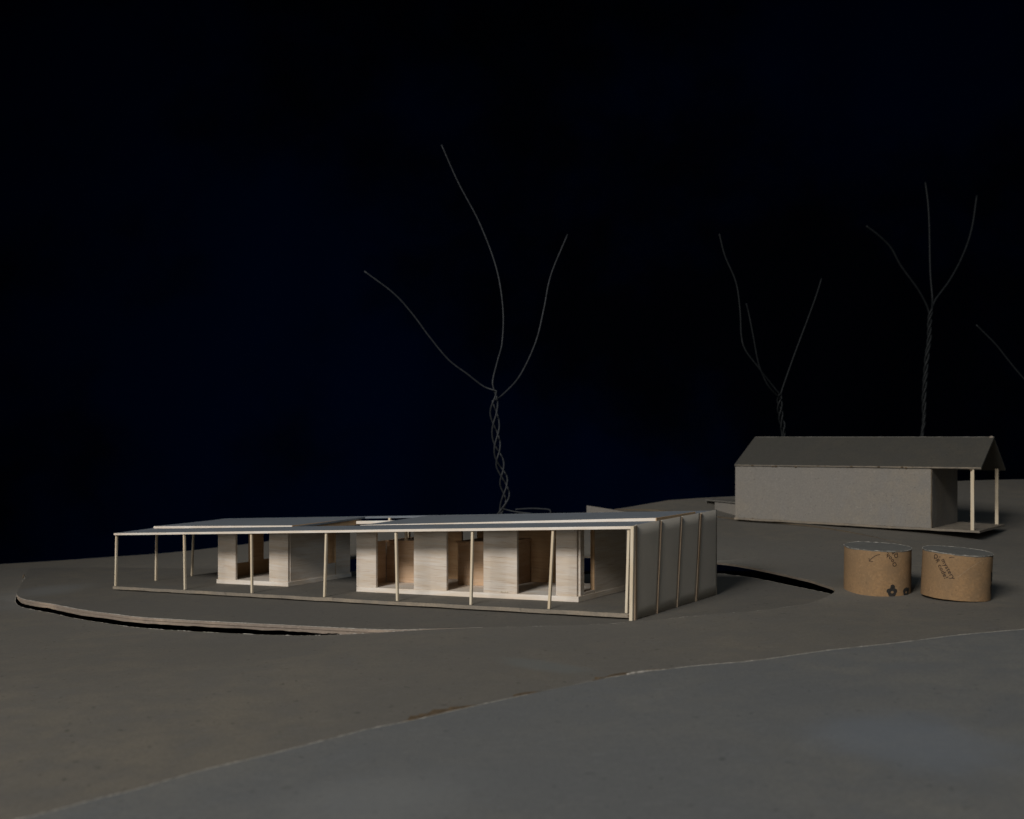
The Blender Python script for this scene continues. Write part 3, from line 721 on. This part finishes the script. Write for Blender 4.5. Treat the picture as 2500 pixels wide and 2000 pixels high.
# ------------------------------------------------------------------ cardboard tubes
def ctube(name, label, cx, cy, rad, hgt, z0, tilt, parts):
    """built upright at its base centre, printed marks wrapped on the wall; tilt leans it with the ground"""
    root = bpy.data.objects.new(name, None); C.objects.link(root); root.location = G((cx, cy, z0)); root.rotation_euler = tilt
    root.empty_display_size = .01; root['label'] = label; root['category'] = 'cardboard tube'; root['group'] = 'cut cardboard tubes'
    def local(name, V, Fc, mat, smooth=False, par=root):
        me = bpy.data.meshes.new(name); me.from_pydata([tuple(Vector(q) * MM) for q in V], [], Fc); me.materials.append(mat)
        bm = bmesh.new(); bm.from_mesh(me); bmesh.ops.recalc_face_normals(bm, faces=bm.faces); bm.to_mesh(me); bm.free()
        if smooth:
            me.polygons.foreach_set('use_smooth', [True] * len(me.polygons))
        return link(name, me, par)
    NS = 96
    def rr(a, z): return rad * (1 + .006 * math.sin(2 * a + cx) + .003 * math.sin(5 * a)) + .05 * mnoise.noise(Vector((math.cos(a) * 3, math.sin(a) * 3, z * .15)))
    def ztop(a): return hgt + .18 * mnoise.noise(Vector((math.cos(a) * 4, math.sin(a) * 4, cx)))
    def zbot(a): return .12 * mnoise.noise(Vector((math.cos(a) * 4, math.sin(a) * 4, cx + 9)))
    V = []; Fc = []
    prof = [(0, 0), (0, .25), (0, .5), (0, .75), (0, .985), (-.12, 1.0), (-.9, 1.0), (-1.0, .985), (-1.0, 0)]
    for i in range(NS):
        a = 2 * math.pi * i / NS
        for dr, fz in prof:
            z = zbot(a) + (ztop(a) - zbot(a)) * fz; r = rr(a, z) + dr; V.append((r * math.cos(a), r * math.sin(a), z))
    k = len(prof)
    for i in range(NS):
        j = (i + 1) % NS
        for q in range(k): Fc.append((i * k + q, j * k + q, j * k + (q + 1) % k, i * k + (q + 1) % k))
    body = local('body', V, Fc, M['kraft'])
    for p in body.data.polygons: p.use_smooth = True
    body.data.set_sharp_from_angle(angle=math.radians(40))
    # lid: a card disc laid on the rim, edge torn and whitish
    V = [(0, 0, hgt + .55)]; Fc = []
    nr = 8
    for q in range(1, nr + 1):
        for i in range(NS):
            a = 2 * math.pi * i / NS; r = (rad + .12 + .18 * mnoise.noise(Vector((math.cos(a) * 5, math.sin(a) * 5, cx + 3))) + .1 * random.random() * (q == nr)) * q / nr
            z = hgt + .55 + .5 * math.cos(a - 1.8) * (q / nr) ** 2 + .25 * mnoise.noise(Vector((math.cos(a) * 2 * q / nr, math.sin(a) * 2 * q / nr, cx)))
            V.append((r * math.cos(a), r * math.sin(a), z))
    for i in range(NS): Fc.append((0, 1 + i, 1 + (i + 1) % NS))
    for q in range(nr - 1):
        for i in range(NS):
            j = (i + 1) % NS; Fc.append((1 + q * NS + i, 1 + (q + 1) * NS + i, 1 + (q + 1) * NS + j, 1 + q * NS + j))
    outer = list(V[1 + (nr - 1) * NS:])
    b0 = len(V)
    V += [(x * .99, y * .99, z - .6) for x, y, z in V[1:]]; V.append((0, 0, hgt - .05))
    for i in range(NS): Fc.append((len(V) - 1, b0 + (i + 1) % NS, b0 + i))
    for q in range(nr - 1):
        for i in range(NS):
            j = (i + 1) % NS; Fc.append((b0 + q * NS + i, b0 + q * NS + j, b0 + (q + 1) * NS + j, b0 + (q + 1) * NS + i))
    for i in range(NS):
        j = (i + 1) % NS; Fc.append((1 + (nr - 1) * NS + i, b0 + (nr - 1) * NS + i, b0 + (nr - 1) * NS + j, 1 + (nr - 1) * NS + j))
    lid = local('lid', V, Fc, M['lid'], True); lid.data.set_sharp_from_angle(angle=math.radians(40))
    # torn whitish rim
    V = []; Fc = []; sd_ = 5
    for i in range(NS * 2):
        a = math.pi * i / NS; o1 = Vector(outer[(i // 2) % NS]); o2 = Vector(outer[((i + 1) // 2) % NS]); p = (o1 + o2) / 2
        r = max(.05, .14 + .22 * mnoise.noise(Vector((i * .23, cx, 0))) + random.uniform(-.04, .08)); er = Vector((math.cos(a), math.sin(a), 0))
        for q in range(sd_):
            b = 2 * math.pi * q / sd_; V.append(p + er * (math.cos(b) * r - .1) + Vector((0, 0, math.sin(b) * r - .05)))
    n2 = NS * 2
    for i in range(n2):
        j = (i + 1) % n2
        for q in range(sd_): Fc.append((i * sd_ + q, j * sd_ + q, j * sd_ + (q + 1) % sd_, i * sd_ + (q + 1) % sd_))
    local('torn_rim', V, Fc, M['torn'], True, lid)
    # marks: flat shapes given in (arc mm to the right of the facing line, height mm)
    face = math.atan2(-cy, -cx)                              # direction from the tube to the eye
    def wrap(x, z, lift=.07):
        a = face + x / rad; r = rr(a, z) + lift; return (r * math.cos(a), r * math.sin(a), z)
    def mark(name, V2, F2, mat):
        bm = bmesh.new(); vs = [bm.verts.new((x, y, 0)) for x, y in V2]
        for f in F2:
            try: bm.faces.new([vs[i] for i in f])
            except ValueError: pass
        for co, no in (((0, hgt - .35, 0), (0, 1, 0)), ((0, .3, 0), (0, -1, 0))):
            bmesh.ops.bisect_plane(bm, geom=bm.verts[:] + bm.edges[:] + bm.faces[:], plane_co=co, plane_no=no, clear_outer=True)
        if not bm.faces: bm.free(); return
        bmesh.ops.triangulate(bm, faces=bm.faces)
        xs = [x.co.x for x in bm.verts]
        c0 = min(xs) + .5
        while c0 < max(xs):
            bmesh.ops.bisect_plane(bm, geom=bm.verts[:] + bm.edges[:] + bm.faces[:], plane_co=(c0, 0, 0), plane_no=(1, 0, 0)); c0 += .5
        for x in bm.verts: x.co = Vector(wrap(x.co.x, x.co.y)) * MM
        me = bpy.data.meshes.new(name); bm.to_mesh(me); bm.free(); me.materials.append(mat); link(name, me, body)
    for p in parts:
        if p[0] == 'text':
            _, txt, x, z, ang, size, mat = p
            cu = bpy.data.curves.new('txt', 'FONT'); cu.body = txt; cu.size = size; cu.offset = .055; cu.resolution_u = 3
            cu.space_character = 1.12
            to = bpy.data.objects.new('txt', cu); C.objects.link(to); bpy.context.view_layer.update()
            ev = to.evaluated_get(bpy.context.evaluated_depsgraph_get()); me = ev.to_mesh()
            ca, sa = math.cos(ang), math.sin(ang)
            V2 = [(x + q.co.x * ca - q.co.y * sa, z + q.co.x * sa + q.co.y * ca) for q in me.vertices]
            F2 = [tuple(q.vertices) for q in me.polygons]
            ev.to_mesh_clear(); bpy.data.objects.remove(to); bpy.data.curves.remove(cu)
            mark('lettering', V2, F2, M[mat])
        elif p[0] == 'flower':                              # black ring with knobs
            _, x, z, r, knobs = p
            V2 = []; F2 = []; k = 28
            for i in range(k):
                a = 2 * math.pi * i / k; ro = r * (1 + .05 * math.sin(5 * a))
                for b_, s_, rot_ in knobs:
                    dd = math.cos(a - b_); ro = max(ro, r * (1 + s_ * max(0, (dd - math.cos(rot_)) / (1 - math.cos(rot_))) ** .6) if dd > math.cos(rot_) else ro)
                V2.append((x + ro * math.cos(a), z + ro * math.sin(a))); hr = r * .30
                V2.append((x + hr * 1.1 * math.cos(a) , z - r * .02 + hr * .85 * math.sin(a)))
            for i in range(k):
                j = (i + 1) % k; F2.append((2 * i, 2 * j, 2 * j + 1, 2 * i + 1))
            mark('flower_emblem', V2, F2, M['ink_grey'])
        elif p[0] == 'line':
            _, pts, wd, mat, nm = p
            P_ = catmull([Vector((a, b, 0)) for a, b in pts], 6); V2 = []; F2 = []
            for i, q in enumerate(P_):
                t = (P_[min(i + 1, len(P_) - 1)] - P_[max(i - 1, 0)]).normalized(); nn = Vector((-t.y, t.x, 0)) * wd / 2
                V2 += [(q.x + nn.x, q.y + nn.y), (q.x - nn.x, q.y - nn.y)]
                if i: F2.append((2 * i - 2, 2 * i, 2 * i + 1, 2 * i - 1))
            mark(nm, V2, F2, M[mat])
    return root
# picture position on a tube -> (arc, height)
def tp(zx, zy, cxp, y0, D, rad, hgt):
    """zx, zy in the 5.133x enlargement whose corner is at (2030,1300)"""
    px = 2030 + zx / 5.133; py = 1300 + zy / 5.133
    k = max(-.985, min(.985, (px - cxp) / (rad / D * F))); return rad * math.asin(k), hgt - (py - y0(px)) / F * (D - rad * math.sqrt(1 - k * k))
T1 = (194.6, 524., 16.95, 23.6, -75.2); T2_ = (226.4, 502., 16.5, 22.6, -74.3)
c1 = 1250 + F * T1[0] / T1[1]; c2 = 1250 + F * T2_[0] / T2_[1]
a1 = lambda zx, zy: tp(zx, zy, c1, lambda px: 1345.5 - 6.5 * abs((px - c1) / 83) ** 3, 524, 16.95, 23.6)
a2 = lambda zx, zy: tp(zx, zy, c2, lambda px: 1354 + (px - c2) * .075 - 5 * abs((px - c2) / 86) ** 3, 502, 16.5, 22.6)
arrow = [a1(600, 276), a1(555, 290), a1(510, 325), a1(484, 360)]
head = a1(480, 370)
parts1 = [('text', 'Oooh, mystery', *a1(797, 402), math.radians(128), 3.05, 'ink'), ('text', 'QR code!', *a1(812, 292), math.radians(128), 3.05, 'ink'),
          ('line', arrow, .30, 'ink', 'arrow'), ('line', [a1(474, 328), head, ], .3, 'ink', 'arrow_head'), ('line', [head, a1(520, 368)], .3, 'ink', 'arrow_head'),
          ('flower', *a1(742, 742), 2.45, [(1.5, .62, .5), (2.85, .25, .5), (.3, .15, .5)]), ('flower', *a1(903, 735), 2.4, [(.55, .4, .45), (-.5, .2, .4), (2.6, .15, .5)])]
d2 = (math.radians(-59))
ln1 = a2(1498, 532); s2 = a2(1280, 285)
Lx = 3.05
parts2 = [('line', [a2(1880, 296), a2(1720, 420), a2(1560, 560)], .22, 'seam', 'paper_seam'), ('text', ', mystery', *a2(1352, 300), d2, 3.0, 'ink'), ('text', 'QR code!', *a2(1283, 285), d2, 3.0, 'ink'),
          ('line', [a2(1460, 315), a2(1490, 305), a2(1515, 306)], .3, 'ink', 'arrow'),
          ('flower', *a2(1972, 560), 2.3, [(2.2, .6, .4)]), ('flower', *a2(1974, 692), 2.3, [(-1.9, .5, .4)])]
ctube('cardboard_tube', 'left brown kraft tube drum with an arrow and two black flower marks', *T1[:2], T1[2], T1[3], T1[4], (math.radians(1.2), math.radians(.3), 0), parts1)
ctube('cardboard_tube', 'right brown kraft tube drum printed with "mystery QR code!"', *T2_[:2], T2_[2], T2_[3], T2_[4], (math.radians(1.2), math.radians(2.3), 0), parts2)

# ------------------------------------------------------------------ wire trees
def wire_tree(label, trunk, D, branches, amp, turns, rad, base=None, mat='wire_dim_lit'):
    """trunk and branches in picture pixels at distance D; each branch carries on as one strand of the twisted trunk"""
    T = [Vector(at(a, b, D)) for a, b in trunk]
    if base is not None: T = [Vector((T[0].x, T[0].y, base))] + T
    tp_ = catmull(T, 16); root = thing('wire_tree', label, 'wire tree', G(tp_[0]), 'bare wire trees')
    nb = len(branches)
    for k, br in enumerate(branches):
        ph = 2 * math.pi * k / nb; pts = []
        cut = len(tp_) - 1 - int(br[0] * len(tp_))
        for i in range(cut + 1):
            f_ = i / (len(tp_) - 1); a = ph + f_ * turns * 2 * math.pi + .35 * math.sin(f_ * 9 + k)
            am = amp * (.12 + .88 * min(1, f_ * 2.6)) * (.8 + .3 * mnoise.noise(Vector((f_ * 6, k, 0))))
            pts.append(tp_[i] + Vector((math.cos(a) * am, math.sin(a) * am, 0)))
        B = [Vector(at(a, b, D + d)) for a, b, d in br[1]]
        bpts = catmull([pts[-1]] + B, 10)
        allp = pts + bpts[1:]
        tube('wire', allp, [rad * (1.1 if i < len(pts) else 1) for i in range(len(allp))], M[mat], root, 7)
    return root
t1 = wire_tree('tall twisted wire tree with three spread branches behind the pavilion roof', [(1217, 1262), (1222, 1248), (1234, 1215), (1231, 1175), (1222, 1135), (1213, 1090), (1209, 1040), (1206, 995), (1204, 955)], 850,
    [(0.0, [(1180, 943, 0), (1142, 914, -4), (1096, 879, -8), (1049, 823, -14), (1009, 769, -18), (962, 717, -24), (889, 662, -30)]),
     (0.0, [(1203, 930, 4), (1215, 880, 8), (1226, 835, 12), (1228, 754, 16), (1212, 655, 20), (1171, 545, 20), (1119, 446, 18), (1078, 354, 14)]),
     (0.07, [(1229, 962, 4), (1270, 916, 10), (1308, 835, 16), (1328, 754, 20), (1345, 672, 24), (1386, 572, 30)])], 4.2, 2.9, .72, base=-60, mat='wire')
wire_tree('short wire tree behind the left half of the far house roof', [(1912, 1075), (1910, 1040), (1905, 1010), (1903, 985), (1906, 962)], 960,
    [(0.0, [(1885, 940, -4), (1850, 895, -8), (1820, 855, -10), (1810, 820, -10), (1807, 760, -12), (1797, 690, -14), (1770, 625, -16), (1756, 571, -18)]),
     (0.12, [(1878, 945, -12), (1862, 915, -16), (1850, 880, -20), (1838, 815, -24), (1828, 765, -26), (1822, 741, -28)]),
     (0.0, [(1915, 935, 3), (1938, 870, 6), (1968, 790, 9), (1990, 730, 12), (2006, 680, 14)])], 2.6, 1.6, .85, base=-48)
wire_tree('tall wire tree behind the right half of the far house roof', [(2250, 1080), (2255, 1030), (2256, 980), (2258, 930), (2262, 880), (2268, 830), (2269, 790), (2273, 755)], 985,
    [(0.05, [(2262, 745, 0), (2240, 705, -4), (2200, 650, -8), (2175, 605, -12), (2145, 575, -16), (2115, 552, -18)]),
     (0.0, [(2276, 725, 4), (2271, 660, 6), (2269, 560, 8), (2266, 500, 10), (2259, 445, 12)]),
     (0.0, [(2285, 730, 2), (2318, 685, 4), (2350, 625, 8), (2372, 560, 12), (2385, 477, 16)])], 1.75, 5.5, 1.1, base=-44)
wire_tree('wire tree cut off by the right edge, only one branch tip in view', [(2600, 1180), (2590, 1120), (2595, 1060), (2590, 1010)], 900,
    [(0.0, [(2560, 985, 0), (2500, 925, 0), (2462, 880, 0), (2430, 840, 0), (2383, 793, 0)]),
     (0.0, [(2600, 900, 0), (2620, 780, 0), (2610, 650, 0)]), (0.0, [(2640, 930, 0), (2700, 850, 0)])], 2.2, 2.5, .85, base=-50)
lw_ = tube('loose_wire', catmull([at(1224, 1240, 846), at(1238, 1245, 840), at(1262, 1250, 836), at(1300, 1254, 832)], 6), .6, M['wire'], t1)
lo = tube('wire_offcut', catmull([at(1258, 1244, 850), at(1275, 1242.5, 850), at(1300, 1241.5, 850), at(1325, 1242.5, 850), at(1339, 1244, 850), at(1344, 1248, 850), at(1343, 1256, 850)], 6), .7, M['wire'], None,
          label='short bent wire offcut lying beside the tall wire tree', category='wire')

bpy.context.view_layer.update()
